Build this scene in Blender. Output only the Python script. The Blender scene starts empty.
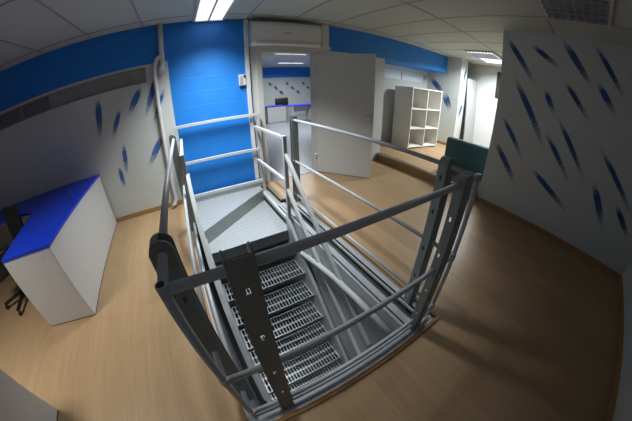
import bpy, bmesh, math, random
from mathutils import Vector, Matrix
random.seed(7)
R = math.radians
C = bpy.context.scene.collection
SC = bpy.context.scene

# ------------------------------------------------------------------ camera
H = 1.5
def make_camera():
    f_px, k = 238.13828, -0.0353877
    yaw, pitch, roll = -0.525921, -0.509238, -0.0144815
    cd = bpy.data.cameras.new('camera'); co = bpy.data.objects.new('camera', cd); C.objects.link(co)
    cd.type = 'PANO'
    cd.sensor_fit = 'HORIZONTAL'; cd.sensor_width = 36.0
    fm = f_px * 36.0 / 632.0
    sgn = -1.0
    for tgt in (cd, getattr(cd, 'cycles', None)):
        if tgt is None: continue
        try:
            tgt.panorama_type = 'FISHEYE_LENS_POLYNOMIAL'
            tgt.fisheye_fov = R(240)
            tgt.fisheye_polynomial_k0 = 0.0
            tgt.fisheye_polynomial_k1 = sgn / fm
            tgt.fisheye_polynomial_k2 = 0.0
            tgt.fisheye_polynomial_k3 = sgn * k / fm ** 3
            tgt.fisheye_polynomial_k4 = 0.0
            break
        except Exception as e:
            print('cam', e)
    cd.clip_start = 0.02; cd.clip_end = 100
    cy, sy = math.cos(yaw), math.sin(yaw)
    fw = Vector((-sy * math.cos(pitch), cy * math.cos(pitch), math.sin(pitch)))
    r = Vector((cy, sy, 0)); u = r.cross(fw)
    c, s = math.cos(roll), math.sin(roll)
    r2 = c * r + s * u; u2 = -s * r + c * u
    m = Matrix((r2, u2, -fw)).transposed().to_4x4()
    m.translation = Vector((0, 0, H))
    co.matrix_world = m
    SC.camera = co
make_camera()

# ------------------------------------------------------------------ world, exposure
w = bpy.data.worlds.new('world'); SC.world = w; w.use_nodes = True
w.node_tree.nodes['Background'].inputs[0].default_value = (0.55, 0.65, 0.8, 1)
w.node_tree.nodes['Background'].inputs[1].default_value = 0.02
SC.view_settings.view_transform = 'Standard'
SC.view_settings.look = 'None'
SC.view_settings.exposure = 0.0
SC.view_settings.gamma = 1.0
SC.view_settings.use_curve_mapping = False
E_LAMP_FRONT, E_LAMP_DESK, E_LAMP_FAR, E_LAMP_NEXT, E_LAMP_BELOW = 47, 18, 56, 100, 4

# ------------------------------------------------------------------ materials
def nmat(name):
    m = bpy.data.materials.new(name); m.use_nodes = True
    return m, m.node_tree, m.node_tree.nodes['Principled BSDF']
def mat(name, col, rough=0.5, metal=0.0, spec=0.5, var=0.06, scale=12.0, bump=0.0, bscale=60.0, emit=None, estr=0.0):
    m, nt, b = nmat(name)
    b.inputs['Roughness'].default_value = rough
    b.inputs['Metallic'].default_value = metal
    b.inputs['Specular IOR Level'].default_value = spec
    tc = nt.nodes.new('ShaderNodeTexCoord')
    nz = nt.nodes.new('ShaderNodeTexNoise'); nz.inputs['Scale'].default_value = scale; nz.inputs['Detail'].default_value = 5
    nt.links.new(tc.outputs['Object'], nz.inputs['Vector'])
    mx = nt.nodes.new('ShaderNodeMix'); mx.data_type = 'RGBA'
    mx.inputs[6].default_value = (*[c * (1 - var) for c in col], 1)
    mx.inputs[7].default_value = (*[min(1, c * (1 + var)) for c in col], 1)
    nt.links.new(nz.outputs['Fac'], mx.inputs[0])
    nt.links.new(mx.outputs[2], b.inputs['Base Color'])
    if bump:
        n2 = nt.nodes.new('ShaderNodeTexNoise'); n2.inputs['Scale'].default_value = bscale; n2.inputs['Detail'].default_value = 4
        nt.links.new(tc.outputs['Object'], n2.inputs['Vector'])
        bp = nt.nodes.new('ShaderNodeBump'); bp.inputs['Strength'].default_value = bump; bp.inputs['Distance'].default_value = 0.01
        nt.links.new(n2.outputs['Fac'], bp.inputs['Height']); nt.links.new(bp.outputs['Normal'], b.inputs['Normal'])
    if emit:
        b.inputs['Emission Color'].default_value = (*emit, 1); b.inputs['Emission Strength'].default_value = estr
    return m
def wood_floor(name, c1, c2, rough=0.38):
    m, nt, b = nmat(name)
    N, L = nt.nodes.new, nt.links.new
    g = N('ShaderNodeNewGeometry')
    mp = N('ShaderNodeMapping'); mp.inputs['Rotation'].default_value = (0, 0, R(90)); L(g.outputs['Position'], mp.inputs['Vector'])
    br = N('ShaderNodeTexBrick'); br.offset = 0.37; br.inputs['Scale'].default_value = 1.0
    br.inputs['Brick Width'].default_value = 1.2; br.inputs['Row Height'].default_value = 0.19
    br.inputs['Mortar Size'].default_value = 0.0015; br.inputs['Mortar Smooth'].default_value = 0.3; br.inputs['Bias'].default_value = 0
    br.inputs['Color1'].default_value = (*c1, 1); br.inputs['Color2'].default_value = (*c2, 1)
    br.inputs['Mortar'].default_value = (*[c * 0.85 for c in c1], 1)
    L(mp.outputs['Vector'], br.inputs['Vector'])
    m2 = N('ShaderNodeMapping'); m2.inputs['Scale'].default_value = (17, 1.1, 1); L(g.outputs['Position'], m2.inputs['Vector'])
    nz = N('ShaderNodeTexNoise'); nz.inputs['Scale'].default_value = 2.0; nz.inputs['Detail'].default_value = 8; nz.inputs['Distortion'].default_value = 0.6
    L(m2.outputs['Vector'], nz.inputs['Vector'])
    cr = N('ShaderNodeValToRGB'); cr.color_ramp.elements[0].position = 0.3; cr.color_ramp.elements[1].position = 0.75
    cr.color_ramp.elements[0].color = (0.88, 0.865, 0.84, 1); cr.color_ramp.elements[1].color = (1.04, 1.035, 1.02, 1)
    L(nz.outputs['Fac'], cr.inputs['Fac'])
    mx = N('ShaderNodeMix'); mx.data_type = 'RGBA'; mx.blend_type = 'MULTIPLY'; mx.inputs[0].default_value = 1.0
    L(br.outputs['Color'], mx.inputs[6]); L(cr.outputs['Color'], mx.inputs[7]); L(mx.outputs[2], b.inputs['Base Color'])
    b.inputs['Roughness'].default_value = rough; b.inputs['Specular IOR Level'].default_value = 0.35
    return m
def brick_paint(name, col, bump=0.35):
    m, nt, b = nmat(name)
    N, L = nt.nodes.new, nt.links.new
    g = N('ShaderNodeNewGeometry')
    mp = N('ShaderNodeMapping'); mp.inputs['Rotation'].default_value = (R(90), 0, 0); L(g.outputs['Position'], mp.inputs['Vector'])
    br = N('ShaderNodeTexBrick'); br.inputs['Scale'].default_value = 1.0; br.inputs['Brick Width'].default_value = 0.4; br.inputs['Row Height'].default_value = 0.2
    br.inputs['Mortar Size'].default_value = 0.006; br.inputs['Mortar Smooth'].default_value = 0.8
    br.inputs['Color1'].default_value = (1, 1, 1, 1); br.inputs['Color2'].default_value = (0.9, 0.9, 0.9, 1); br.inputs['Mortar'].default_value = (0.3, 0.3, 0.3, 1)
    L(mp.outputs['Vector'], br.inputs['Vector'])
    nz = N('ShaderNodeTexNoise'); nz.inputs['Scale'].default_value = 5; nz.inputs['Detail'].default_value = 8; L(g.outputs['Position'], nz.inputs['Vector'])
    mx = N('ShaderNodeMix'); mx.data_type = 'RGBA'
    mx.inputs[6].default_value = (*[c * 0.86 for c in col], 1); mx.inputs[7].default_value = (*[min(1, c * 1.12) for c in col], 1)
    L(nz.outputs['Fac'], mx.inputs[0]); L(mx.outputs[2], b.inputs['Base Color'])
    bp = N('ShaderNodeBump'); bp.inputs['Strength'].default_value = bump; bp.inputs['Distance'].default_value = 0.006
    L(br.outputs['Color'], bp.inputs['Height']); L(bp.outputs['Normal'], b.inputs['Normal'])
    b.inputs['Roughness'].default_value = 0.55
    return m
def diamond_plate(name):
    m, nt, b = nmat(name)
    N, L = nt.nodes.new, nt.links.new
    g = N('ShaderNodeNewGeometry')
    mp = N('ShaderNodeMapping'); mp.inputs['Rotation'].default_value = (0, 0, R(45)); mp.inputs['Scale'].default_value = (32, 32, 32); L(g.outputs['Position'], mp.inputs['Vector'])
    ck = N('ShaderNodeTexVoronoi'); ck.voronoi_dimensions = '2D'; ck.inputs['Scale'].default_value = 1.0; ck.inputs['Randomness'].default_value = 0.12
    L(mp.outputs['Vector'], ck.inputs['Vector'])
    cr = N('ShaderNodeValToRGB'); cr.color_ramp.elements[0].position = 0.22; cr.color_ramp.elements[1].position = 0.36
    cr.color_ramp.elements[0].color = (1, 1, 1, 1); cr.color_ramp.elements[1].color = (0, 0, 0, 1)
    L(ck.outputs['Distance'], cr.inputs['Fac'])
    mx = N('ShaderNodeMix'); mx.data_type = 'RGBA'; mx.inputs[6].default_value = (0.33, 0.36, 0.38, 1); mx.inputs[7].default_value = (0.58, 0.61, 0.63, 1)
    L(cr.outputs['Color'], mx.inputs[0]); L(mx.outputs[2], b.inputs['Base Color'])
    bp = N('ShaderNodeBump'); bp.inputs['Strength'].default_value = 0.5; bp.inputs['Distance'].default_value = 0.003
    L(cr.outputs['Color'], bp.inputs['Height']); L(bp.outputs['Normal'], b.inputs['Normal'])
    b.inputs['Metallic'].default_value = 0.3; b.inputs['Roughness'].default_value = 0.4
    return m
def brush_paint(name, col):
    m, nt, b = nmat(name)
    N, L = nt.nodes.new, nt.links.new
    uv = N('ShaderNodeUVMap'); uv.uv_map = 'UVMap'
    sx = N('ShaderNodeSeparateXYZ'); L(uv.outputs['UV'], sx.inputs[0])
    g = N('ShaderNodeNewGeometry')
    mp = N('ShaderNodeMapping'); mp.inputs['Scale'].default_value = (9, 0.6, 1); L(uv.outputs['UV'], mp.inputs['Vector'])
    ad = N('ShaderNodeVectorMath'); ad.operation = 'ADD'; L(mp.outputs['Vector'], ad.inputs[0]); L(g.outputs['Position'], ad.inputs[1])
    nz = N('ShaderNodeTexNoise'); nz.inputs['Scale'].default_value = 2.2; nz.inputs['Detail'].default_value = 5; L(ad.outputs[0], nz.inputs['Vector'])
    nf = N('ShaderNodeTexNoise'); nf.inputs['Scale'].default_value = 45; nf.inputs['Detail'].default_value = 3; L(g.outputs['Position'], nf.inputs['Vector'])
    def M(op, a, bb=None):
        n = N('ShaderNodeMath'); n.operation = op
        for i, x in enumerate((a, bb)):
            if x is None: continue
            if isinstance(x, (int, float)): n.inputs[i].default_value = x
            else: L(x, n.inputs[i])
        return n.outputs[0]
    edge = M('SUBTRACT', 1.0, M('MULTIPLY', M('ABSOLUTE', M('SUBTRACT', sx.outputs['X'], 0.5)), 2.0))
    edge = M('MINIMUM', M('MULTIPLY', edge, 2.2), 1.0)
    tail = M('MINIMUM', M('MULTIPLY', M('SUBTRACT', 1.0, sx.outputs['Y']), 1.7), 1.0)
    head = M('MINIMUM', M('MULTIPLY', sx.outputs['Y'], 3.2), 1.0)
    a = M('MULTIPLY', M('MULTIPLY', edge, tail), head)
    v = M('ADD', M('MULTIPLY', nz.outputs['Fac'], 1.15), M('MULTIPLY', nf.outputs['Fac'], 0.7))
    al = M('MULTIPLY', M('MULTIPLY', M('SUBTRACT', M('ADD', M('MULTIPLY', a, 0.95), v), 1.2), 1.5), M('MINIMUM', M('MULTIPLY', a, 5.0), 1.0))
    cl = N('ShaderNodeClamp'); L(al, cl.inputs[0]); cl.inputs[2].default_value = 0.86
    b.inputs['Base Color'].default_value = (*col, 1); b.inputs['Roughness'].default_value = 0.6
    L(cl.outputs[0], b.inputs['Alpha'])
    return m

M = dict(
    floor=wood_floor('beech_laminate', (0.415, 0.278, 0.155), (0.455, 0.308, 0.178)),
    wall=mat('white_paint', (0.57, 0.60, 0.59), 0.7, bump=0.12, bscale=30, var=0.03),
    blue=brick_paint('blue_wall_paint', (0.010, 0.205, 0.68), 0.4),
    ceil=mat('ceiling_tile', (0.48, 0.525, 0.505), 0.85, bump=0.15, bscale=120, var=0.05, scale=70),
    grid=mat('ceiling_bar', (0.31, 0.32, 0.31), 0.6),
    tan=mat('wood_trim', (0.36, 0.20, 0.09), 0.45, var=0.15, scale=20),
    galv=mat('galvanised_steel', (0.44, 0.47, 0.50), 0.42, metal=0.25, var=0.12, scale=18),
    tube=mat('grey_rail_paint', (0.50, 0.54, 0.57), 0.42, metal=0.0, var=0.05),
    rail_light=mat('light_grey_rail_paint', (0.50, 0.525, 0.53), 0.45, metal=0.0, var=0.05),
    post=mat('dark_grey_post_paint', (0.25, 0.285, 0.285), 0.5, metal=0.0, var=0.12, scale=25),
    tread=mat('tread_steel', (0.22, 0.245, 0.265), 0.4, metal=0.3, var=0.12, scale=25),
    plate=diamond_plate('checker_plate'),
    dark=mat('dark_steel', (0.05, 0.055, 0.055), 0.5, metal=0.3),
    darkgreen=mat('riser_steel', (0.20, 0.22, 0.215), 0.45, metal=0.4),
    black=mat('black_plastic', (0.012, 0.012, 0.014), 0.45),
    concrete=mat('stairwell_plaster', (0.40, 0.41, 0.42), 0.75, var=0.18, scale=3.5, bump=0.2),
    lowfloor=mat('lower_floor', (0.05, 0.05, 0.05), 0.6),
    ac=mat('ac_plastic', (0.74, 0.75, 0.74), 0.4, var=0.02),
    door=mat('door_paint', (0.55, 0.56, 0.55), 0.45, var=0.02),
    frame=mat('door_frame_paint', (0.62, 0.62, 0.60), 0.5, var=0.03),
    lam=mat('white_laminate', (0.62, 0.63, 0.63), 0.4, var=0.02),
    desk_blue=mat('blue_desktop', (0.006, 0.045, 0.62), 0.35, var=0.06),
    shelf=mat('shelf_white', (0.74, 0.73, 0.69), 0.45, var=0.02),
    teal=mat('teal_fabric', (0.045, 0.13, 0.155), 0.7, bump=0.3, bscale=200, var=0.2),
    grey_film=mat('grey_film', (0.26, 0.275, 0.27), 0.5, var=0.18, scale=2.0),
    pane=mat('frosted_pane', (0.75, 0.78, 0.8), 0.25, var=0.02),
    carpet=mat('pale_floor', (0.28, 0.295, 0.32), 0.3, var=0.05),
    chrome=mat('brushed_chrome', (0.6, 0.6, 0.6), 0.25, metal=0.9, var=0.02),
    pipe=mat('white_pipe', (0.64, 0.64, 0.63), 0.4, var=0.03),
    louvre=mat('louvre_aluminium', (0.46, 0.47, 0.56), 0.35, metal=0.3, var=0.05),
    white_metal=mat('white_enamel', (0.6, 0.6, 0.58), 0.4, var=0.02),
    glow=mat('lamp_diffuser', (0.8, 0.8, 0.8), 0.4, emit=(0.93, 0.93, 1.0), estr=1.1),
    glow_far=mat('lamp_diffuser_far', (0.8, 0.8, 0.8), 0.4, emit=(0.95, 0.98, 1.0), estr=1.2),
    offtube=mat('unlit_tube', (0.30, 0.29, 0.42), 0.3),
    stroke_r=brush_paint('blue_brush_paint', (0.018, 0.10, 0.30)),
    daylight=mat('window_daylight', (0.8, 0.85, 0.9), 0.3, emit=(0.9, 0.95, 1.0), estr=1.0),
    grey_label=mat('grey_lettering', (0.35, 0.36, 0.36), 0.5),
)

# ------------------------------------------------------------------ helpers
def tag(o, label=None, cat=None, group=None, kind=None):
    if label: o['label'] = label
    if cat: o['category'] = cat
    if group: o['group'] = group
    if kind: o['kind'] = kind
    return o
def empty(name, loc, label, cat, group=None, rz=0):
    o = bpy.data.objects.new(name, None); C.objects.link(o); o.location = loc; o.rotation_euler = (0, 0, rz)
    o.empty_display_size = 0.1
    return tag(o, label, cat, group)
class MB:
    def __init__(self): self.bm = bmesh.new()
    def box(self, x0, x1, y0, y1, z0, z1, bev=0.0, m=None):
        b = bmesh.new()
        bmesh.ops.create_cube(b, size=1)
        bmesh.ops.scale(b, vec=(abs(x1 - x0), abs(y1 - y0), abs(z1 - z0)), verts=b.verts)
        bmesh.ops.translate(b, vec=((x0 + x1) / 2, (y0 + y1) / 2, (z0 + z1) / 2), verts=b.verts)
        if bev: bmesh.ops.bevel(b, geom=b.edges[:], offset=bev, segments=2, profile=0.5, affect='EDGES')
        return self.join(b, m)
    def join(self, b, m=None):
        if m is not None: bmesh.ops.transform(b, matrix=m, verts=b.verts)
        me = bpy.data.meshes.new('t'); b.to_mesh(me); b.free()
        self.bm.from_mesh(me); bpy.data.meshes.remove(me)
        return self
    def bar(self, a, b, wd, ht, roll_up=(0, 0, 1), bev=0.003):
        """rectangular bar from a to b; ht along the up direction, wd across"""
        a, b = Vector(a), Vector(b); d = (b - a); ln = d.length; d.normalize()
        up = Vector(roll_up); s = d.cross(up)
        if s.length < 1e-4: s = d.cross(Vector((0, 1, 0)))
        s.normalize(); u = s.cross(d)
        m = Matrix((s, d, u)).transposed().to_4x4(); m.translation = (a + b) / 2
        return self.box(-wd / 2, wd / 2, -ln / 2, ln / 2, -ht / 2, ht / 2, bev, m)
    def tube(self, pts, r, seg=14, caps=True):
        pts = [Vector(p) for p in pts]; n = len(pts); rings = []
        d0 = (pts[1] - pts[0]).normalized()
        up = Vector((0, 0, 1)) if abs(d0.z) < 0.9 else Vector((0, 1, 0))
        nrm = d0.cross(up).normalized()
        for i, p in enumerate(pts):
            if i == 0: t = d0
            elif i == n - 1: t = (pts[-1] - pts[-2]).normalized()
            else: t = ((pts[i] - pts[i - 1]).normalized() + (pts[i + 1] - pts[i]).normalized()).normalized()
            nrm = (nrm - t * nrm.dot(t)).normalized(); bi = t.cross(nrm)
            k = 1.0
            if 0 < i < n - 1:
                cs = (pts[i] - pts[i - 1]).normalized().dot(t); k = 1 / max(cs, 0.5)
            ring = []
            for j in range(seg):
                a = 2 * math.pi * j / seg
                ring.append(self.bm.verts.new(p + (nrm * math.cos(a) + bi * math.sin(a)) * r * (1 if 0 == i or i == n - 1 else (1 + (k - 1) * 0.5))))
            rings.append(ring)
        for i in range(n - 1):
            for j in range(seg):
                f = self.bm.faces.new((rings[i][j], rings[i][(j + 1) % seg], rings[i + 1][(j + 1) % seg], rings[i + 1][j])); f.smooth = True
        if caps:
            self.bm.faces.new(rings[0][::-1]); self.bm.faces.new(rings[-1])
        return self
    def prism(self, poly, z0, z1):
        lo = [self.bm.verts.new((x, y, z0)) for x, y in poly]; hi = [self.bm.verts.new((x, y, z1)) for x, y in poly]
        n = len(poly)
        self.bm.faces.new(lo[::-1]); self.bm.faces.new(hi)
        for i in range(n): self.bm.faces.new((lo[i], lo[(i + 1) % n], hi[(i + 1) % n], hi[i]))
        return self
    def sheet(self, axis, c, u0, u1, v0, v1, holes=(), th=0.0):
        """axis-aligned rectangle with rectangular holes. axis z: (x,y) at z=c; y: (x,z) at y=c; x: (y,z) at x=c. th = thickness along +axis."""
        us = sorted({u0, u1, *[h[i] for h in holes for i in (0, 1)]}); vs = sorted({v0, v1, *[h[i] for h in holes for i in (2, 3)]})
        us = [u for u in us if u0 <= u <= u1]; vs = [v for v in vs if v0 <= v <= v1]
        def P(u, v, k): return (u, v, k) if axis == 'z' else ((u, k, v) if axis == 'y' else (k, u, v))
        for i in range(len(us) - 1):
            for j in range(len(vs) - 1):
                cu, cv = (us[i] + us[i + 1]) / 2, (vs[j] + vs[j + 1]) / 2
                if any(h[0] < cu < h[1] and h[2] < cv < h[3] for h in holes): continue
                if th:
                    a, b = P(us[i], vs[j], c), P(us[i + 1], vs[j + 1], c + th)
                    self.box(a[0], b[0], a[1], b[1], a[2], b[2])
                else:
                    self.bm.faces.new([self.bm.verts.new(P(*q, c)) for q in ((us[i], vs[j]), (us[i + 1], vs[j]), (us[i + 1], vs[j + 1]), (us[i], vs[j + 1]))])
        if th:
            bmesh.ops.remove_doubles(self.bm, verts=self.bm.verts, dist=1e-5)
            # inner faces between cells
            seen = {}
            for f in self.bm.faces:
                key = tuple(sorted(v.index for v in f.verts)) if False else tuple(round(x, 4) for x in f.calc_center_median())
                seen.setdefault(key, []).append(f)
            kill = [f for fs in seen.values() if len(fs) > 1 for f in fs]
            if kill: bmesh.ops.delete(self.bm, geom=kill, context='FACES')
        else: bmesh.ops.remove_doubles(self.bm, verts=self.bm.verts, dist=1e-5)
        return self
    def build(self, name, m, parent=None, smooth=False, loc=None):
        bmesh.ops.recalc_face_normals(self.bm, faces=self.bm.faces)
        me = bpy.data.meshes.new(name); self.bm.to_mesh(me); self.bm.free()
        me.materials.append(m)
        if smooth:
            for p in me.polygons: p.use_smooth = True
        o = bpy.data.objects.new(name, me); C.objects.link(o)
        if parent is not None: o.parent = parent
        if loc: o.location = loc
        return o
def struct(name, mb, m, parent=None):
    return tag(mb.build(name, m, parent), kind='structure')
def world_child(o, parent):
    """o was built in world coordinates: keep it there under a parent that is only translated"""
    o.parent = parent; o.location = tuple(-c for c in parent.location)
    return o
def plate2d(name, outer, holes, th, m):
    """flat plate with true holes in the XY plane, thickness th (centred)"""
    cu = bpy.data.curves.new(name, 'CURVE'); cu.dimensions = '2D'; cu.fill_mode = 'BOTH'; cu.extrude = th / 2
    for ring in [outer] + list(holes):
        s = cu.splines.new('POLY'); s.points.add(len(ring) - 1); s.use_cyclic_u = True
        for p, q in zip(s.points, ring): p.co = (q[0], q[1], 0, 1)
    o = bpy.data.objects.new(name, cu); C.objects.link(o)
    dg = bpy.context.evaluated_depsgraph_get()
    me = bpy.data.meshes.new_from_object(o.evaluated_get(dg)); me.name = name
    bpy.data.objects.remove(o); bpy.data.curves.remove(cu)
    me.materials.clear(); me.materials.append(m)
    return me
def slot_ring(cx, cy, w_, h_, seg=5):
    r = min(w_, h_) / 2; out = []
    if h_ >= w_:
        for k in range(seg + 1): a = math.pi * k / seg; out.append((cx + r * math.cos(a), cy + h_ / 2 - r + r * math.sin(a)))
        for k in range(seg + 1): a = math.pi + math.pi * k / seg; out.append((cx + r * math.cos(a), cy - h_ / 2 + r + r * math.sin(a)))
    else:
        for k in range(seg + 1): a = -math.pi / 2 + math.pi * k / seg; out.append((cx + w_ / 2 - r + r * math.cos(a), cy + r * math.sin(a)))
        for k in range(seg + 1): a = math.pi / 2 + math.pi * k / seg; out.append((cx - w_ / 2 + r + r * math.cos(a), cy + r * math.sin(a)))
    return out
def area(name, loc, sx, sy, power, col, spread=180, rot=(0, 0, 0)):
    l = bpy.data.lights.new(name, 'AREA'); l.shape = 'RECTANGLE'; l.size = sx; l.size_y = sy; l.energy = power; l.color = col; l.spread = R(spread)
    o = bpy.data.objects.new(name, l); C.objects.link(o); o.location = loc; o.rotation_euler = rot
    return o

# ------------------------------------------------------------------ main dimensions
YW, ZC, XR, YB, XLW = 3.595, 2.598, 3.705, -1.25, -3.75     # far wall, ceiling, right wall, near wall, left wall
STEP = 0.16; XS = 3.66                                        # raised floor of the next bay
WX0, WX1, WY0 = -0.20, 1.27, 0.361                            # stairwell opening
X_END, Y_REC = 7.2, 4.25
Z_LOW = -2.55

# ------------------------------------------------------------------ structure: floors
struct('floor', MB().sheet('z', -0.02, XLW, XS, YB, YW, [(WX0, WX1, WY0, YW)], 0.02).box(XS, XR + 0.12, YB, 1.26, -0.02, 0).box(1.09, WX1, 2.86, YW, -0.02, 0), M['floor'])
sl = MB()
struct('floor_raised', MB().box(XS, X_END, 1.26, Y_REC, STEP - 0.03, STEP).box(XR + 0.12, X_END, YB, 1.26, STEP - 0.03, STEP), M['floor'])
struct('trim_1', MB().box(XS - 0.012, XS, 1.26, YW, 0.0, STEP - 0.03), M['tan'])
struct('trim_2', MB().box(XS - 0.03, XS + 0.035, 1.26, YW, STEP - 0.03, STEP + 0.006, 0.004), M['chrome'])
struct('ceiling', MB().sheet('z', ZC, XLW, X_END, YB, Y_REC, [], 0.05), M['ceil'])
G = 0.70
gr = MB()
for i in range(-5, 11):
    x = 0.28 + G * i
    if XLW < x < X_END: gr.box(x - 0.012, x + 0.012, YB, YW if x < XS else Y_REC, ZC - 0.004, ZC)
for j in range(-3, 1):
    y = 3.35 + 2 * G * j
    if y > YB: gr.box(XLW, X_END, y - 0.012, y + 0.012, ZC - 0.005, ZC)
struct('ceiling_grid', gr, M['grid'])

# ------------------------------------------------------------------ structure: walls
T = 0.15
DX0, DX1, DZ = 1.20, 2.10, 2.085        # door opening
# white wall behind the desk, with the high ribbon of windows
struct('wall_back', MB().sheet('y', YW, XLW, -0.13, 0, 2.08, [(-3.0, -0.44, 1.84, 2.045)], T), M['wall'])
struct('wall_back_blue_band', MB().box(XLW, -0.13, YW - 0.012, YW + T, 2.08, ZC), M['blue'])
struct('wall_back_blue', MB().box(-0.13, 1.03, YW, YW + T, -0.6, ZC), M['blue'])
struct('wall_back_door', MB().sheet('y', YW, 1.03, 3.72, 0, ZC, [(DX0 - 0.09, DX1 + 0.06, 0, DZ + 0.085), (2.3, 3.72, 2.15, ZC)], T), M['wall'])
struct('wall_back_blue_beam', MB().box(2.3, 6.15, YW, Y_REC, 2.15, ZC), M['blue'])
struct('wall_recess', MB().sheet('y', Y_REC, 3.5, X_END + T, 0, 2.2, [(4.1, 6.0, 1.80, 2.04)], T), M['wall'])
struct('wall_recess_side', MB().box(3.62, 3.72, YW + T, Y_REC, STEP, 2.15), M['wall'])
struct('wall_pier', MB().box(6.22, 6.60, 3.2, Y_REC, STEP, ZC), M['wall'])
struct('wall_far', MB().sheet('x', X_END, -1.25, Y_REC, 0, ZC, [(1.82, 2.54, 1.72, 2.45)], T), M['wall'])
struct('wall_right', MB().box(XR, XR + 0.12, YB, 1.26, 0, ZC), M['wall'])
struct('wall_near', MB().box(XLW, X_END, YB - T, YB, 0, ZC), M['wall'])
struct('wall_left', MB().box(XLW - T, XLW, YB, YW, 0, ZC), M['wall'])
# baseboards
bb = 0.07
struct('baseboard_back', MB().box(XLW, WX0, YW - 0.014, YW, 0, bb, 0.003), M['tan'])
struct('baseboard_right', MB().box(XR - 0.016, XR, YB, 1.26, 0, bb, 0.003), M['tan'])
struct('baseboard_near', MB().box(XLW, XR, YB, YB + 0.016, 0, bb, 0.003), M['tan'])
struct('baseboard_pier', MB().box(6.205, 6.22, 3.19, Y_REC, STEP, STEP + bb, 0.003), M['tan'])

# brush dabs on the walls: painted marks, one mesh per wall
def dabs(name, lst, frame, wd, m, parent):
    me = bpy.data.meshes.new(name); vs, fs, uvs = [], [], []
    for k, (a0, b0, a1, b1) in enumerate(lst):
        d = Vector((a1 - a0, b1 - b0)); n = Vector((-d.y, d.x)).normalized(); ww = wd * (0.8 + 0.5 * random.random())
        d2 = d * 0.45; s = len(vs)
        NS = 6
        for q in range(NS + 1):
            t = q / NS; c = Vector((a0, b0)) - d2 + (d + 2 * d2) * t
            wloc = ww * (0.7 + 0.4 * math.sin(math.pi * min(1, t * 1.1)))
            for sg, u in ((-1, 0.0), (1, 1.0)):
                p = c + n * sg * wloc / 2; vs.append(frame(p.x, p.y)); uvs.append((u, t))
        for q in range(NS): fs.append((s + 2 * q, s + 2 * q + 1, s + 2 * q + 3, s + 2 * q + 2))
    me.from_pydata(vs, [], fs); ul = me.uv_layers.new(name='UVMap')
    for p in me.polygons:
        for li in p.loop_indices: ul.data[li].uv = uvs[me.loops[li].vertex_index]
    me.materials.append(m); o = bpy.data.objects.new(name, me); C.objects.link(o); o.parent = parent
    return tag(o, kind='structure')
RS = [(1.12, 2.39, 0.81, 1.97), (0.76, 2.37, 0.49, 2.2), (0.34, 2.43, 0.06, 2.08), (-0.08, 2.42, -0.38, 2.05), (0.92, 1.76, 0.52, 1.18), (0.57, 1.81, 0.45, 1.61), (0.28, 1.94, 0.01, 1.67), (-0.12, 2.04, -0.31, 1.83), (1.06, 1.28, 0.77, 0.93), (1.09, 0.89, 0.76, 0.53), (0.38, 1.21, 0.06, 0.87), (0.25, 1.41, -0.12, 0.99), (0.42, 0.72, -0.04, 0.48), (-0.39, 0.85, -0.63, 0.51), (-0.42, 1.23, -0.88, 0.84), (-0.78, 0.75, -1.02, 0.54), (-0.5, 2.3, -0.66, 2.12)]
LS = [(-0.58, 1.72, -0.73, 1.5), (-0.33, 1.83, -0.5, 1.43), (-0.9, 1.5, -1.02, 1.25), (-1.16, 1.68, -1.21, 1.33), (-0.26, 1.62, -0.41, 1.31), (-0.40, 1.0, -0.59, 0.74), (-0.93, 1.01, -0.97, 0.73), (-1.07, 0.74, -1.07, 0.51)]
stroke_left = brush_paint('blue_brush_paint_back', (0.03, 0.13, 0.42))
dabs('brush_dabs', RS, lambda a, b: (XR - 0.0015, a, b), 0.095, M['stroke_r'], bpy.data.objects['wall_right'])
dabs('brush_dabs', LS, lambda a, b: (a, YW - 0.0015, b), 0.085, stroke_left, bpy.data.objects['wall_back'])
dabs('brush_dabs', [(3.95, 2.45, 3.65, 2.15), (4.05, 1.9, 3.72, 1.6), (3.6, 1.5, 3.45, 1.2)], lambda a, b: (6.2185, a, b), 0.2, M['stroke_r'], bpy.data.objects['wall_pier'])
dabs('brush_dabs', [(6.5, 2.3, 6.4, 1.95), (6.45, 1.3, 6.35, 1.0)], lambda a, b: (a, 3.1985, b), 0.12, M['stroke_r'], bpy.data.objects['wall_pier'])

# high ribbon windows
def ribbon(name, x0, x1, z0, z1, y, divs, m_pane, m_fr):
    fr = MB()
    fr.box(x0, x1, y - 0.005, y + 0.06, z1 - 0.012, z1); fr.box(x0, x1, y - 0.005, y + 0.06, z0, z0 + 0.012)
    for d in [x0] + divs + [x1]: fr.box(max(x0, d - 0.012), min(x1, d + 0.012), y - 0.005, y + 0.06, z0 + 0.012, z1 - 0.012)
    o = struct(name, fr, m_fr)
    e = [x0] + divs + [x1]
    for a, b in zip(e[:-1], e[1:]):
        p = MB().box(a + 0.012, b - 0.012, y + 0.015, y + 0.03, z0 + 0.012, z1 - 0.012).build('pane', m_pane, o); p['kind'] = 'structure'
    return o
film_d = mat('dark_grey_film', (0.15, 0.16, 0.165), 0.5, var=0.25, scale=2.5)
w1 = ribbon('window_1', -3.0, -0.44, 1.84, 2.045, YW, [-2.35, -1.85, -1.3], M['grey_film'], M['grey_film'])
for p in list(w1.children)[:2]: p.data.materials[0] = film_d
ribbon('window_2', 4.1, 6.0, 1.80, 2.04, Y_REC, [5.05], M['pane'], M['white_metal'])
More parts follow.
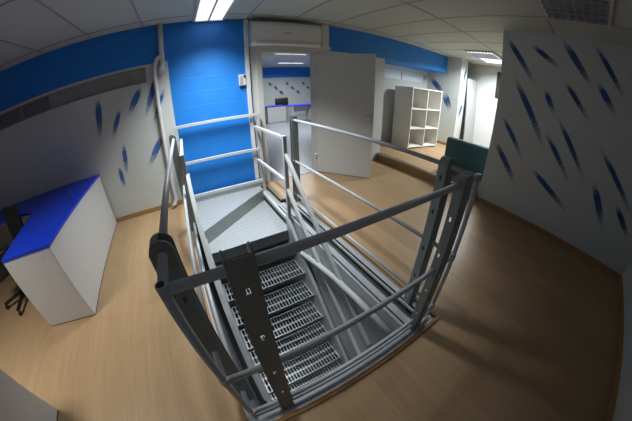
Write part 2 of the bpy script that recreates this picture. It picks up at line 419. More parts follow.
# far window, dark frame, daylight behind
w3 = MB()
for a in ((1.82, 2.54, 1.72, 1.80), (1.82, 2.54, 2.37, 2.45), (1.82, 1.90, 1.80, 2.37), (2.42, 2.54, 1.80, 2.37)):
    w3.box(X_END - 0.02, X_END + 0.05, a[0], a[1], a[2], a[3])
w3o = struct('window_3', w3, M['black'])
tag(MB().box(X_END + 0.02, X_END + 0.03, 1.90, 2.42, 1.80, 2.37).build('pane', M['daylight'], w3o), kind='structure')

# ------------------------------------------------------------------ stairwell shell
struct('wall_stairwell_right', MB().box(1.02, 1.12, WY0 + 0.02, YW, Z_LOW, -0.09), M['concrete'])
struct('wall_stairwell_left', MB().box(-0.36, WX0, WY0, YW, Z_LOW, -0.021), M['concrete'])
struct('wall_stairwell_near', MB().box(-0.36, 1.4, WY0 - 0.12, WY0, -0.6, -0.021), M['concrete'])
struct('floor_lower', MB().box(-2.0, 1.12, -2.2, YW, Z_LOW - 0.05, Z_LOW), M['lowfloor'])
struct('wall_stairwell_back', MB().box(-0.36, 1.12, YW, YW + 0.1, Z_LOW, -0.6), M['concrete'])
fr = MB()
fr.box(WX0, WX1 + 0.0, WY0 + 0.028, WY0 + 0.10, -0.012, -0.002)     # near flange
fr.box(WX0, WX1, WY0 + 0.001, WY0 + 0.012, -0.12, -0.004)
struct('trim_3', fr, M['galv'])
struct('trim_11', MB().box(WX0, WX0 + 0.05, WY0 + 0.1, YW - 0.01, -0.012, 0.002), M['rail_light'])
# right edge of the opening: flange, slot, light strip, toothed strip, inner flange
e = MB(); e.box(1.215, WX1, WY0 + 0.1, 2.80, -0.012, -0.002); e.box(1.262, WX1, WY0 + 0.1, 2.80, -0.09, -0.012)
e.box(1.055, 1.115, WY0 + 0.1, 2.80, -0.03, -0.022); e.box(1.02, 1.045, WY0 + 0.1, 2.80, -0.09, -0.03)
struct('trim_4', e, M['galv'])
struct('trim_10', MB().box(1.182, 1.194, WY0 + 0.1, 2.80, -0.03, -0.006), M['rail_light'])
tb = MB(); tb.box(1.118, 1.128, WY0 + 0.1, 2.80, -0.06, -0.04)
y = WY0 + 0.12
while y < 2.76:
    tb.box(1.126, 1.146, y, y + 0.012, -0.058, -0.040); y += 0.024
struct('trim_5', tb, M['tread'])
struct('trim_6', MB().box(1.045, 1.262, WY0 + 0.1, 2.80, -0.09, -0.075), M['dark'])
wt = MB(); wt.box(WX0 - 0.03, WX1 + 0.03, WY0 - 0.004, WY0 + 0.026, -0.018, 0.014, 0.006)
struct('trim_7', wt, mat('bright_wood_trim', (0.60, 0.33, 0.14), 0.4, var=0.15, scale=15))
wt = MB(); wt.box(WX1, WX1 + 0.03, WY0 + 0.026, YW, -0.018, 0.01, 0.004)
struct('trim_8', wt, M['tan'])
wt = MB(); wt.box(WX0 - 0.03, WX0, WY0 + 0.026, YW - 0.014, -0.018, 0.008, 0.003)
struct('trim_9', wt, M['tan'])
# pale bar added in place of a light streak along the stairwell wall
t = empty('light_streak_bar', (1.0, 1.3, -0.35), 'pale bar standing in for a light streak along the grey stairwell wall below the floor edge', 'light streak')
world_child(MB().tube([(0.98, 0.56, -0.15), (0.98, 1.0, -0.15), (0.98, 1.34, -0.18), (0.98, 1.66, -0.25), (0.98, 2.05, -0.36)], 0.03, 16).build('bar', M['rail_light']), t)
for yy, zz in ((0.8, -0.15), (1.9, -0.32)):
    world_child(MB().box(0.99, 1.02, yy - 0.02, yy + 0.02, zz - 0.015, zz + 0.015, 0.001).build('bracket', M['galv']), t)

# ------------------------------------------------------------------ steel staircase
st = empty('steel_staircase', (0.46, 2.4, 0), 'galvanised steel stair with slotted treads and chequered winder steps going down', 'staircase')
def S(mb, name, m, smooth=False):
    return world_child(mb.build(name, m, None, smooth), st)
SX0, SX1 = -0.04, 0.955
RISE, RUN = 0.207, 0.215
def tread_z(k): return -0.18 - RISE * (k + 1)
def tread_y(k): return 2.37 - RUN * (k + 1)
TD = 0.30
holes = []
NSL = 25
pit = (SX1 - SX0 - 0.03) / NSL
for i in range(NSL):
    cx = -(SX1 - SX0) / 2 + 0.015 + pit * (i + 0.5)
    for rr, (cy_, off) in enumerate(((0.0535, 0.0), (0.150, 0.0), (0.2465, 0.0))):
        if off and i == NSL - 1: continue
        holes.append(slot_ring(cx + pit * off, cy_, 0.0285, 0.0915, 2))
hw = (SX1 - SX0) / 2
tread_me = plate2d('tread', [(-hw, 0), (hw, 0), (hw, TD), (-hw, TD)], holes, 0.004, M['tread'])
lipb = MB(); lipb.box(-hw, hw, 0, 0.004, -0.045, 0.002); lipb.box(-hw, hw, TD - 0.004, TD, -0.045, 0.002)
lip0 = lipb.build('nosing', M['darkgreen'])
for k in range(9):
    o = bpy.data.objects.new('tread', tread_me); C.objects.link(o)
    o.location = ((SX0 + SX1) / 2, tread_y(k), tread_z(k)); o.parent = st; o.location = o.location - Vector(st.location)
    l = lip0 if k == 0 else lip0.copy()
    if k: C.objects.link(l)
    l.parent = o
# stringers: sloping flat plates
def stringer(x):
    mb = MB(); th = 0.008
    y0, z0 = 2.40, tread_z(0) + 0.16 + (2.40 - tread_y(0)) * (RISE / RUN)
    y1 = 0.35; z1 = z0 - (y0 - y1) * RISE / RUN
    dpt = 0.30
    poly = [(y0, z0), (y0, z0 - dpt - 0.1), (y1, z1 - dpt), (y1, z1)]
    vs = [[mb.bm.verts.new((xx, py, pz)) for py, pz in poly] for xx in (x - th / 2, x + th / 2)]
    mb.bm.faces.new(vs[0]); mb.bm.faces.new(vs[1][::-1])
    for i in range(4): mb.bm.faces.new((vs[0][i], vs[0][(i + 1) % 4], vs[1][(i + 1) % 4], vs[1][i]))
    sgn = 1 if x > 0.4 else -1
    d = Vector((0, y1 - y0, z1 - z0)).normalized(); up = Vector((1, 0, 0)).cross(d)
    mb.bar((x + sgn * 0.018, y0, z0), (x + sgn * 0.018, y1, z1), 0.036, 0.006, roll_up=(0, 1, 1))
    return mb
S(stringer(SX0 - 0.006), 'stringer', M['galv']); S(stringer(SX1 + 0.006), 'stringer', M['galv'])
# winder plates
PX0, PX1, PYF, PYB = -0.10, 0.985, 2.37, 3.54
A0, B0 = (PX0, 2.55), (PX1, 3.36)
S(MB().prism([A0, B0, (PX1, PYB), (PX0, PYB)], -0.005, 0.0), 'upper_winder', M['plate'])
S(MB().prism([(PX0, PYF), (PX1, PYF), (PX1, B0[1]), (PX0, A0[1])], -0.195, -0.19), 'lower_winder', M['plate'])
S(MB().bar((A0[0], A0[1], -0.097), (B0[0], B0[1], -0.097), 0.005, 0.184), 'winder_riser', mat('winder_riser_steel', (0.31, 0.34, 0.335), 0.45, metal=0.2, var=0.15, scale=6))
S(MB().bar((PX0, PYF, -0.265), (PX1, PYF, -0.265), 0.006, 0.145), 'winder_fascia', M['darkgreen'])
cw = MB(); cw.box(PX0 - 0.006, PX0, PYF, PYB, -0.30, 0.012); S(cw, 'side_channel', M['galv'])
cw = MB(); cw.box(PX1, PX1 + 0.006, PYF, PYB, -0.30, -0.195); cw.box(PX1, PX1 + 0.006, B0[1], PYB, -0.195, -0.005); cw.box(PX1 + 0.006, PX1 + 0.03, PYF, PYB, -0.30, -0.29); S(cw, 'side_channel', M['galv'])
# guard at the wall
LG = M['rail_light']
GX0, GX1, GY = -0.115, 1.035, 3.50
for z in (1.15, 0.62):
    S(MB().box(GX0, GX1, GY - 0.02, GY + 0.02, z - 0.02, z + 0.02, 0.003), 'wall_guard_bar', LG)
S(MB().box(GX0, GX1, GY - 0.02, GY + 0.02, 0.075, 0.12, 0.003), 'wall_guard_kickboard', LG)
S(MB().box(GX0, GX1, GY + 0.0, GY + 0.02, 0.0, 0.075, 0.001), 'toe_strip', M['galv'])
S(MB().box(GX1, GX1 + 0.05, GY - 0.02, GY + 0.03, -0.25, 1.17, 0.003), 'guard_post', LG)
S(MB().box(GX0 - 0.05, GX0, GY - 0.02, GY + 0.03, -0.25, 1.17, 0.003), 'guard_post', LG)
# side guards: right (open) and left
for x, nm in ((0.995, 1), (-0.085, -1)):
    S(MB().box(x - 0.022, x + 0.022, 2.36, 2.40, -0.22, 1.0, 0.003), 'guard_post', LG)
    S(MB().bar((x, 2.40, 0.975), (x, GY - 0.02, 0.975), 0.035, 0.035), 'side_guard_bar', LG)
    S(MB().bar((x, 2.40, 0.46), (x, GY - 0.02, 0.46), 0.035, 0.035), 'side_guard_bar', LG)
    S(MB().bar((x + (0.0 if nm > 0 else -0.0), 2.40, -0.08 if nm > 0 else 0.05), (x, GY - 0.02, -0.08 if nm > 0 else 0.05), 0.03, 0.05), 'side_guard_kickboard', LG)
SLP = 0.88
for x in (0.996, -0.068):
    yst = 2.36 if x > 0 else 2.37
    for z in (0.79, 0.37):
        S(MB().bar((x, yst, z), (x, 0.75, z - SLP * (yst - 0.75)), 0.039, 0.039), 'sloping_handrail', LG)

# ------------------------------------------------------------------ railing around the opening
rl = empty('stairwell_railing', (0.556, 0.45, 0), 'grey tubular steel railing on slotted channel posts around the stair opening', 'railing')
def W(mb, name, m, smooth=False): return world_child(mb.build(name, m, None, smooth), rl)
RX0, RX1, RY0, RY1 = -0.149, 1.262, 0.453, 2.73
ZT, ZM, ZB = 1.116, 0.585, 0.10
r_ = 0.0148
for z, nm, ext in ((ZT, 'top_rail', 0.0), (ZM, 'mid_rail', 0.0), (ZB, 'bottom_rail', 0.0)):
    W(MB().tube([(RX0 - ext, RY0, z), (RX1 + ext, RY0, z)], r_), nm, M['tube'])
    W(MB().tube([(RX0, RY0 + 0.0, z), (RX0, RY1, z)], r_), nm, M['tube'])
    W(MB().tube([(RX1, RY0 + 0.0, z), (RX1, RY1, z)], r_), nm, M['tube'])
for x in (RX0, RX1):
    u_ = W(MB().tube([(x, RY0, -0.1), (x, RY0, ZT + 0.02)], r_), 'corner_upright', M['tube'])
    MB().tube([(x, RY0, ZT + 0.0202), (x, RY0, ZT + 0.0206)], r_ - 0.003).build('tube_hollow_shade', M['black'], u_)  # black disc stands for the shade inside the open tube top
    for z in (ZM, ZB): MB().tube([(x, RY0, z - 0.025), (x, RY0, z + 0.025)], r_ + 0.004).build('corner_fitting', M['tube'], u_)
W(MB().tube([(RX0, RY0 - 0.0055, 0.04), (RX1, RY0 - 0.0055, 0.04)], r_ * 0.8), 'kick_rail', M['tube'])
# channel posts: web + two flanges; on the side rails the flange tops are rounded and closed by a curved cap
def channel_post(web_dir, loc, m, depth, wide=0.075, zb=-0.10, rounded=True, slots=(1.05, 0.83, 0.55, 0.3)):
    """web in the local XZ plane at y=0, flanges toward local +y; web_dir is the turn about Z"""
    zt = ZT + 0.012 if rounded else 1.165
    web = plate2d('web', [(-wide / 2, zb), (wide / 2, zb), (wide / 2, zt), (-wide / 2, zt)], [slot_ring(0, z, 0.016, 0.034) for z in slots], 0.006, m)
    rt = [(0.0, zb), (depth, zb)]
    if rounded: rt += [(depth / 2 + depth / 2 * math.cos(a), zt + depth / 2 * math.sin(a)) for a in [math.pi * k / 12 for k in range(13)]]
    else: rt += [(depth, zt - 0.012), (depth - 0.012, zt + 0.008), (0.0, zt + 0.004)]
    fl = plate2d('flange', rt, [slot_ring(depth * 0.52, z, 0.014, 0.03) for z in (0.93, 0.70, 0.42, 0.2)], 0.006, m)
    rx = Matrix.Rotation(R(90), 4, 'X'); rz = Matrix.Rotation(web_dir, 4, 'Z'); base = Matrix.Translation(Vector(loc)) @ rz
    mb = MB()
    b1 = bmesh.new(); b1.from_mesh(web); mb.join(b1, base @ rx)
    for s in (-1, 1):
        b2 = bmesh.new(); b2.from_mesh(fl)
        mb.join(b2, base @ Matrix.Translation((s * (wide / 2 - 0.003), 0, 0)) @ Matrix.Rotation(R(90), 4, 'Z') @ rx)
    if rounded:
        for k in range(6, 12):
            a, b = math.pi * k / 12, math.pi * (k + 1) / 12
            p, q = [(depth / 2 + depth / 2 * math.cos(t), zt + depth / 2 * math.sin(t)) for t in (a, b)]
            p2, q2 = [(depth / 2 + (depth / 2 - 0.005) * math.cos(t), zt + (depth / 2 - 0.005) * math.sin(t)) for t in (a, b)]
            rows = [[mb.bm.verts.new(base @ Vector((x, *c))) for c in (p, q, q2, p2)] for x in (-wide / 2, wide / 2)]
            for i in range(4): mb.bm.faces.new((rows[0][i], rows[0][(i + 1) % 4], rows[1][(i + 1) % 4], rows[1][i]))
    bpy.data.meshes.remove(web); bpy.data.meshes.remove(fl)
    p = W(mb, 'post', m)
    for z in (0.02, 0.07):
        MB().tube([base @ Vector((0, -0.010, z)), base @ Vector((0, 0.004, z))], 0.008, 6).build('bolt', M['galv'], p)
    return p
channel_post(0, (0.047, RY0 - 0.028, 0), M['post'], 0.05, rounded=False)
channel_post(0, (1.075, RY0 - 0.028, 0), M['post'], 0.05, wide=0.09, rounded=False)
channel_post(R(-90), (RX0 - 0.036, 0.62, 0), M['post'], 0.075, wide=0.05)
channel_post(R(-90), (RX1 - 0.062, 0.65, 0), M['post'], 0.085, wide=0.06)
channel_post(R(90), (RX1 + 0.050, RY1 - 0.02, 0), M['post'], 0.08)
channel_post(R(90), (RX0 + 0.033, RY1 - 0.02, 0), M['post'], 0.08)

# ------------------------------------------------------------------ door, frame and next room
d = MB()
d.box(DX0 - 0.09, DX0, YW - 0.02, YW + T, 0, DZ + 0.085); d.box(DX1, DX1 + 0.06, YW - 0.02, YW + T, 0, DZ + 0.085); d.box(DX0, DX1, YW - 0.02, YW + T, DZ, DZ + 0.085)
dfr = struct('door_1', d, M['frame'])
ang = math.atan2(-0.78, 0.60)
dl = MB().box(0, 0.97, -0.02, 0.02, 0.012, 2.06, 0.002).build('door_leaf', M['door'], dfr)
dl.location = (2.125, 3.585, 0); dl.rotation_euler = (0, 0, ang); dl['kind'] = 'structure'
hd = MB(); hd.box(0.91, 0.94, -0.026, -0.02, 0.95, 1.11, 0.002); hd.tube([(0.925, -0.02, 1.06), (0.925, -0.06, 1.06), (0.835, -0.062, 1.06)], 0.008)
tag(hd.build('door_handle', M['chrome'], dl), 'chrome lever handle', kind='structure')
for z in (0.25, 1.75): tag(MB().tube([(-0.004, -0.025, z), (-0.004, -0.025, z + 0.11)], 0.009).build('hinge', M['chrome'], dl), kind='structure')
# next room
NY = 12.6
struct('floor_next_room', MB().box(-1.0, 9.5, YW + 0.02, NY, -0.03, -0.001), M['carpet'])
struct('ceiling_next_room', MB().box(-1.0, 9.5, YW + T, NY, 2.72, 2.76), M['ceil'])
wn = struct('wall_next_room', MB().box(-1.0, 9.5, NY, NY + 0.1, 0, 2.15), M['wall'])
struct('wall_next_room_blue_band', MB().box(-1.0, 9.5, NY - 0.02, NY + 0.1, 2.15, 2.76), M['blue'])
struct('wall_next_room_left', MB().box(-1.1, -1.0, YW + T, NY, 0, 2.76), M['wall'])
struct('wall_next_room_right', MB().box(7.3, 7.4, Y_REC + T, NY, 0, 2.76), M['wall'])
dabs('brush_dabs', [(4.5 + 0.33 * i + 0.1 * random.random(), 1.9 - 0.5 * ((i * 7) % 3) / 2 - 0.1 * random.random(), 4.7 + 0.33 * i, 1.7 - 0.5 * ((i * 7) % 3) / 2) for i in range(14)], lambda a, b: (a, NY - 0.0215, b), 0.14, M['stroke_r'], wn)

# ------------------------------------------------------------------ lamps
def ceiling_lamp(x0, x1, y0, y1, label, lit, glow, split='x', louvre=False, z=ZC, group=None):
    t = empty('ceiling_lamp', ((x0 + x1) / 2, (y0 + y1) / 2, z), label, 'ceiling light', group)
    def K(mb, nm, m): return world_child(mb.build(nm, m), t)
    f = 0.035; fr = MB()
    fr.box(x0, x1, y0, y0 + f, z - 0.03, z - 0.005); fr.box(x0, x1, y1 - f, y1, z - 0.03, z - 0.005)
    fr.box(x0, x0 + f, y0 + f, y1 - f, z - 0.03, z - 0.005); fr.box(x1 - f, x1, y0 + f, y1 - f, z - 0.03, z - 0.005)
    K(fr, 'frame', M['white_metal'])
    xm = (x0 + x1) / 2
    if lit:
        for a, b in ((x0 + f, xm - 0.012), (xm + 0.012, x1 - f)):
            K(MB().box(a, b, y0 + f, y1 - f, z - 0.022, z - 0.018), 'diffuser', glow)
        K(MB().box(xm - 0.012, xm + 0.012, y0 + f, y1 - f, z - 0.026, z - 0.012), 'divider', M['white_metal'])
    else:
        for k in range(4):
            xx = x0 + 0.09 + (x1 - x0 - 0.18) * k / 3
            K(MB().tube([(xx, y0 + f, z - 0.012), (xx, y1 - f, z - 0.012)], 0.013), 'tube', M['offtube'])
    if louvre:
        lv = MB()
        n = 8
        for k in range(1, n):
            yy = y0 + f + (y1 - y0 - 2 * f) * k / n; lv.box(x0 + f, x1 - f, yy - 0.003, yy + 0.003, z - 0.06, z - 0.027)
        for k in range(1, 5):
            xx = x0 + f + (x1 - x0 - 2 * f) * k / 5; lv.box(xx - 0.004, xx + 0.004, y0 + f, y1 - f, z - 0.058, z - 0.027)
        K(lv, 'louvre', M['louvre'])
    return t
ceiling_lamp(0.235, 0.665, 2.36, 3.57, 'lit twin-panel ceiling light in front of the bright blue wall', True, M['glow'])
area('ceiling_lamp_light', (0.45, 2.72, ZC - 0.032), 0.34, 0.8, E_LAMP_FRONT, (0.95, 0.985, 0.98), 110)
ceiling_lamp(-2.50, -1.80, 0.55, 1.25, 'lit square ceiling light over the blue-topped desk', True, M['glow'])
area('ceiling_lamp_light', (-2.15, 0.9, ZC - 0.032), 0.6, 0.6, E_LAMP_DESK, (1.0, 0.98, 0.93), 104)
ceiling_lamp(2.40, 3.06, -0.13, 0.54, 'unlit louvred square ceiling light near the wall with dark blue dabs', False, None, louvre=True)
ceiling_lamp(5.20, 5.86, 1.97, 2.63, 'lit ceiling light with a louvre grid above the white shelf bay', True, M['glow_far'], louvre=True)
area('ceiling_lamp_light', (5.53, 2.3, ZC - 0.065), 0.58, 0.58, E_LAMP_FAR, (0.92, 0.98, 1.0), 155)
ceiling_lamp(5.90, 6.56, 1.97, 2.63, 'lit plain-panel ceiling light beside the louvred one, nearer the far window', True, M['glow_far'])
area('ceiling_lamp_light', (6.23, 2.3, ZC - 0.035), 0.58, 0.58, E_LAMP_FAR, (0.92, 0.98, 1.0), 155)
# next room lamp
ceiling_lamp(3.0, 4.3, 7.4, 7.8, 'long lit ceiling light seen through the open doorway', True, M['glow'], z=2.72)
area('ceiling_lamp_light', (3.65, 7.6, 2.68), 1.2, 0.35, E_LAMP_NEXT, (0.95, 0.97, 1.0), 160)
ceiling_lamp(4.2, 5.5, 10.2, 10.6, 'extra ceiling light added to brighten the next room', True, M['glow'], z=2.72)  # extra lamp, added only to brighten the next room
area('ceiling_lamp_light', (4.85, 10.4, 2.68), 1.2, 0.35, E_LAMP_NEXT * 0.6, (0.95, 0.97, 1.0), 165)
# storey below: its own ceiling lamp, under the near floor
t = empty('lower_ceiling_lamp', (0.4, -0.6, -0.35), 'ceiling light of the storey below the stair', 'ceiling light')
world_child(MB().box(0.1, 0.7, -0.9, -0.3, -0.40, -0.37).build('diffuser', M['glow']), t)
area('lower_ceiling_lamp_light', (0.4, -0.6, -0.41), 0.5, 0.5, E_LAMP_BELOW, (0.97, 0.98, 1.0))

# ------------------------------------------------------------------ wall fittings
ac = empty('air_conditioner', (1.56, YW, 2.34), 'white wall-mounted air conditioner above the open doorway', 'air conditioner')
def A(mb, nm, m, sm=False): return world_child(mb.build(nm, m, None, sm), ac)
prof = [(0, 2.175), (0.15, 2.165), (0.185, 2.185), (0.205, 2.23), (0.21, 2.46), (0.19, 2.51), (0.14, 2.525), (0, 2.525)]
mb = MB(); n = len(prof)
va = [mb.bm.verts.new((1.015, YW - 0.002 - a, b)) for a, b in prof]; vb = [mb.bm.verts.new((2.105, YW - 0.002 - a, b)) for a, b in prof]
mb.bm.faces.new(va); mb.bm.faces.new(vb[::-1])
for i in range(n): mb.bm.faces.new((va[i], va[(i + 1) % n], vb[(i + 1) % n], vb[i]))
A(mb, 'casing', M['ac'])
A(MB().bar((1.07, YW - 0.205, 2.20), (2.05, YW - 0.205, 2.20), 0.008, 0.05, roll_up=(0, 0.5, 1)), 'air_flap', M['ac'])
A(MB().box(1.03, 2.09, YW - 0.214, YW - 0.210, 2.226, 2.230), 'panel_seam', M['grey_label'])
A(MB().box(1.50, 1.60, YW - 0.2125, YW - 0.2095, 2.345, 2.358), 'badge', M['grey_label'])
A(MB().box(1.008, 1.016, YW - 0.19, YW - 0.02, 2.20, 2.50, 0.003), 'end_cap', mat('ac_end_tint', (0.35, 0.45, 0.55), 0.4))
t = empty('pipe_cover', (2.25, YW, 2.16), 'white pipe duct joining the right end of the air conditioner to the ceiling', 'duct')
world_child(MB().box(2.2, 2.33, YW - 0.085, YW - 0.001, 2.20, ZC - 0.01, 0.006).build('duct', M['pipe']), t)
world_child(MB().box(2.11, 2.36, YW - 0.10, YW - 0.0, 2.155, 2.20, 0.006).build('elbow', M['pipe']), t)
tag(MB().box(0.945, 1.004, YW - 0.05, YW - 0.001, 0.02, ZC - 0.01, 0.006).build('cable_duct', M['pipe']), 'tall white cable duct between the blue wall and the door frame', 'cable duct')
cb = empty('control_box', (0.93, YW, 1.66), 'small grey control box on the blue wall beside the door duct', 'control box')
world_child(MB().box(0.835, 0.94, YW - 0.05, YW - 0.001, 1.60, 1.76, 0.006).build('case', M['white_metal']), cb)
world_child(MB().box(0.845, 0.885, YW - 0.056, YW - 0.05, 1.62, 1.73, 0.002).build('face_plate', M['louvre']), cb)
world_child(MB().tube([(0.915, YW - 0.05, 1.735), (0.915, YW - 0.066, 1.735)], 0.015, 12).build('dial', M['black']), cb)
# pipe in the left corner of the blue wall: upper drop, elbow and lower run
pi_ = empty('drain_pipe', (-0.3, YW - 0.045, 0), 'grey-white pipe dropping from the ceiling, kinking left and running down the dabbed wall', 'pipe')
world_child(MB().tube([(-0.20, YW - 0.045, ZC - 0.005), (-0.20, YW - 0.045, 2.06), (-0.215, YW - 0.05, 1.99)], 0.036).build('upper_pipe', M['pipe']), pi_)
world_child(MB().tube([(-0.222, YW - 0.05, 2.02), (-0.214, YW - 0.05, 1.94)], 0.042).build('pipe_socket', M['pipe']), pi_)
world_child(MB().tube([(-0.22, YW - 0.05, 2.15), (-0.27, YW - 0.05, 2.11), (-0.30, YW - 0.05, 2.05), (-0.315, YW - 0.045, 1.95), (-0.32, YW - 0.04, 1.3), (-0.345, YW - 0.04, 0.5), (-0.36, YW - 0.04, 0.12), (-0.39, YW - 0.08, 0.06), (-0.44, YW - 0.1, 0.05)], 0.028).build('lower_pipe', M['pipe']), pi_)

# ------------------------------------------------------------------ blue-topped desks
def desk(loc, label, outline, panels, top_z=0.79):
    t = empty('office_desk', loc, label, 'desk')
    def K(mb, nm, m): return world_child(mb.build(nm, m), t)
    K(MB().prism(outline, top_z - 0.028, top_z), 'desktop', M['desk_blue'])
    for a in panels: K(MB().box(*a, 0.012, top_z - 0.028, 0.001), 'side_panel', M['lam'])
    ft = MB()
    for a in panels: ft.box(a[0] + 0.004, a[1] - 0.004, a[2] + 0.004, a[3] - 0.004, 0.0, 0.012)
    K(ft, 'plinth', M['black'])
    return t
arc = [(-2.03 + -0.33 * (1 - math.cos(a)), 2.50 + 0.33 * math.sin(a)) for a in [math.pi / 2 * k / 8 for k in range(9)]]
outl = [(-1.862, 1.705), (-1.305, 1.705), (-1.385, 3.575), (-3.6, 3.575), (-3.6, 2.83)] + arc[::-1]
dk = empty('office_desk', (-1.4, 1.75, 0), 'corner desk with a bright blue top against the dabbed wall', 'desk')
def K(mb, nm, m): return world_child(mb.build(nm, m), dk)
K(MB().prism(outl, 0.762, 0.79), 'desktop', M['desk_blue'])
K(MB().prism([(-1.862, 1.709), (-1.323, 1.709), (-1.323, 1.729), (-1.862, 1.729)], 0.012, 0.762), 'end_panel', M['lam'])
K(MB().prism([(-1.325, 1.709), (-1.305, 1.709), (-1.385, 3.56), (-1.405, 3.56)], 0.012, 0.762), 'modesty_panel', M['lam'])
K(MB().prism([(-3.4, 3.54), (-1.41, 3.54), (-1.41, 3.56), (-3.4, 3.56)], 0.3, 0.762), 'back_panel', M['lam'])
K(MB().prism([(-1.86, 1.712), (-1.308, 1.712), (-1.388, 3.556), (-1.40, 3.556), (-1.325, 1.727), (-1.86, 1.727)], 0.0, 0.012), 'plinth', M['black'])
for gx, gy in ((-1.50, 2.70), (-1.55, 3.42)): K(MB().tube([(gx, gy, 0.7895), (gx, gy, 0.794)], 0.032, 18), 'cable_grommet', M['dark'])
for sx in (-1.82, -1.42):
    for sz in (0.25, 0.70): K(MB().tube([(sx, 1.7092, sz), (sx, 1.7078, sz)], 0.006, 8), 'screw_cap', M['grey_label'])
d2 = empty('office_desk', (-1.6, 0.4, 0), 'white-sided desk end standing in the near corner of the floor', 'desk')
def K2(mb, nm, m): return world_child(mb.build(nm, m), d2)
K2(MB().box(-2.25, -1.57, -1.0, 0.845, 0.762, 0.79, 0.002), 'desktop', M['desk_blue'])
K2(MB().box(-1.595, -1.575, -0.98, 0.84, 0.012, 0.762), 'modesty_panel', M['lam'])
K2(MB().box(-2.22, -1.597, 0.82, 0.84, 0.012, 0.762), 'end_panel', M['lam'])
K2(MB().prism([(-1.593, -0.97), (-1.577, -0.97), (-1.577, 0.838), (-2.2, 0.838), (-2.2, 0.825), (-1.593, 0.825)], 0.0, 0.012), 'plinth', M['black'])

# office chair behind the corner desk
oc = empty('office_chair', (-2.50, 2.33, 0), 'black swivel office chair tucked into the corner desk', 'office chair')
def O(mb, nm, m=M['black'], par=None):
    return mb.build(nm, m, par or oc)
for k in range(5):
    a = R(20 + 72 * k); b = MB(); c, s = math.cos(a), math.sin(a)
    b.bar((0.03 * c, 0.03 * s, 0.10), (0.33 * c, 0.33 * s, 0.075), 0.045, 0.03, bev=0.008)
    lg = O(b, 'leg')
    for off in (0.0,):
        cs = MB(); ox, oy = -s * off, c * off
        cs.tube([(0.33 * c + ox - s * 0.008, 0.33 * s + oy + c * 0.008, 0.03), (0.33 * c + ox + s * 0.008, 0.33 * s + oy - c * 0.008, 0.03)], 0.028, 14)
    cs.build('caster', M['black'], lg)
O(MB().tube([(0, 0, 0.09), (0, 0, 0.42)], 0.03), 'gas_column', M['dark'])
O(MB().box(-0.24, 0.24, -0.24, 0.24, 0.43, 0.51, 0.03), 'seat')
bk = MB().box(-0.23, 0.23, -0.03, 0.03, 0.58, 0.97, 0.025); o = O(bk, 'backrest'); o.location = (-0.02, 0.24, 0); o.rotation_euler = (R(-8), 0, R(0))
O(MB().bar((0, 0.2, 0.45), (0, 0.27, 0.7), 0.06, 0.02), 'back_stem')
for s in (-1, 1):
    O(MB().tube([(s * 0.24, 0.05, 0.46), (s * 0.29, 0.05, 0.48), (s * 0.29, 0.05, 0.68), (s * 0.29, -0.14, 0.69)], 0.018), 'armrest')
oc.rotation_euler = (0, 0, R(-30))

# ------------------------------------------------------------------ shelf bay beyond the step
sh = empty('shelf_unit', (4.57, 3.50, STEP), 'white open shelf unit with six compartments on the raised floor', 'shelf', rz=R(-6))
sw, sd, shh = 1.10, 0.60, 1.44
p_ = 0.025
for x in (0, sw / 2 - p_ / 2, sw - p_):
    MB().box(x, x + p_, 0, sd, 0.0, shh, 0.002).build('side_panel' if x in (0, sw - p_) else 'divider', M['shelf'], sh)
for k, z in enumerate((0.03, 0.48, 0.95)):
    for a, b in ((p_, sw / 2 - p_ / 2), (sw / 2 + p_ / 2, sw - p_)):
        MB().box(a, b, 0.004, sd - 0.01, z, z + p_, 0.002).build('shelf_board', M['shelf'], sh)
MB().box(-0.008, sw + 0.008, -0.006, sd + 0.004, shh, shh + p_, 0.002).build('top_board', M['shelf'], sh)
MB().box(p_, sw - p_, sd - 0.01, sd - 0.002, 0.03, shh, 0).build('back_panel', M['shelf'], sh)
# leaning panel
lp = MB().box(-0.3, 0.3, -0.02, 0.02, 0, 1.95, 0.003).build('leaning_panel', mat('leaning_panel_paint', (0.42, 0.43, 0.44), 0.5, var=0.02)); lp.location = (6.88, 3.02, STEP); lp.rotation_euler = (R(-4), 0, 0)
tag(lp, 'white flat panel leaning upright between the dabbed pier and far wall', 'panel')
# small wall socket box at the end of the beam
sb = empty('socket_box', (5.98, Y_REC, 1.95), 'small white switch box on the recess wall under the blue beam end', 'switch')
world_child(MB().box(6.03, 6.12, Y_REC - 0.04, Y_REC - 0.001, 1.88, 2.02, 0.004).build('case', M['white_metal']), sb)
world_child(MB().box(6.06, 6.09, Y_REC - 0.046, Y_REC - 0.04, 1.93, 1.97).build('rocker', M['black']), sb)

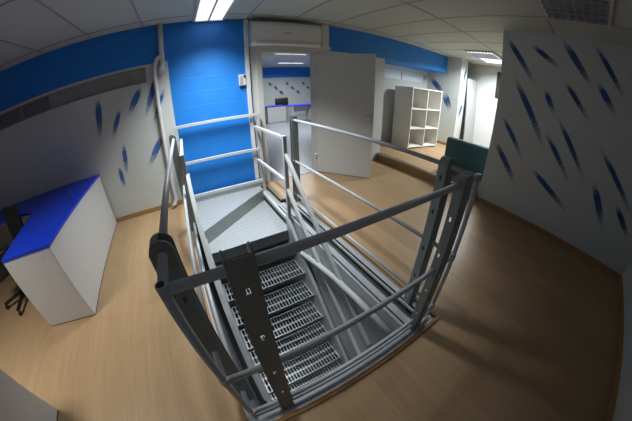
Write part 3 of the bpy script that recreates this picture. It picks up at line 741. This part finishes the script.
# teal armchair
ch = empty('armchair', (4.30, 1.86, STEP), 'low dark teal fabric armchair seen from behind past the corner post', 'armchair')
def bx(x0, x1, y0, y1, z0, z1, nm, bev=0.035):
    o = MB().box(x0, x1, y0, y1, z0, z1, bev).build(nm, M['teal'], ch, True); return o
bx(-0.24, -0.09, -0.60, 0.37, 0.05, 0.63, 'backrest', 0.045)
bx(-0.09, 0.42, -0.48, 0.26, 0.10, 0.36, 'seat', 0.04)
bx(-0.09, 0.42, 0.26, 0.38, 0.05, 0.50, 'armrest'); bx(-0.09, 0.42, -0.60, -0.48, 0.05, 0.50, 'armrest')
for a, b in ((-0.2, -0.55), (-0.2, 0.33), (0.37, -0.55), (0.37, 0.33)):
    MB().tube([(a, b, 0.0), (a, b, 0.06)], 0.02).build('leg', M['black'], ch)

# ------------------------------------------------------------------ furniture seen through the doorway
def far_desk(x0, x1, y0, y1, label):
    t = empty('office_desk', (x0, y0, 0), label, 'desk')
    def k(mb, nm, m): return world_child(mb.build(nm, m), t)
    k(MB().box(x0, x1, y0, y1, 0.73, 0.76, 0.003), 'desktop', M['desk_blue'])
    k(MB().box(x0 + 0.01, x0 + 0.03, y0 + 0.01, y1 - 0.01, 0.0, 0.73), 'end_panel', M['lam']); k(MB().box(x1 - 0.03, x1 - 0.01, y0 + 0.01, y1 - 0.01, 0.0, 0.73), 'end_panel', M['lam'])
    return t, k
t, k = far_desk(3.55, 4.45, 10.2, 10.9, 'white-fronted desk with a blue top at the left of the next room')
k(MB().box(3.58, 4.42, 10.22, 10.24, 0.02, 0.73), 'modesty_panel', M['lam'])
t, k = far_desk(4.50, 6.4, 9.6, 10.4, 'long white desk with an open knee space in the next room')
k(MB().box(4.53, 6.37, 9.98, 10.0, 0.45, 0.73), 'modesty_panel', M['lam'])
k(MB().box(5.45, 5.9, 9.64, 10.2, 0.02, 0.70), 'drawer_pedestal', M['lam'])
c2 = empty('office_chair', (4.72, 11.35, 0), 'black office chair behind the desks in the next room', 'office chair')
MB().box(-0.35, 0.35, -0.05, 0.05, 0.60, 1.08, 0.05).build('backrest', M['black'], c2, True)
MB().box(-0.27, 0.27, -0.5, -0.04, 0.45, 0.54, 0.03).build('seat', M['black'], c2)
MB().tube([(0, -0.25, 0.05), (0, -0.25, 0.46)], 0.03).build('gas_column', M['dark'], c2)
for q in range(5):
    a = R(72 * q + 10); MB().bar((0, -0.25, 0.07), (0.3 * math.cos(a), -0.25 + 0.3 * math.sin(a), 0.04), 0.05, 0.03).build('leg', M['black'], c2)
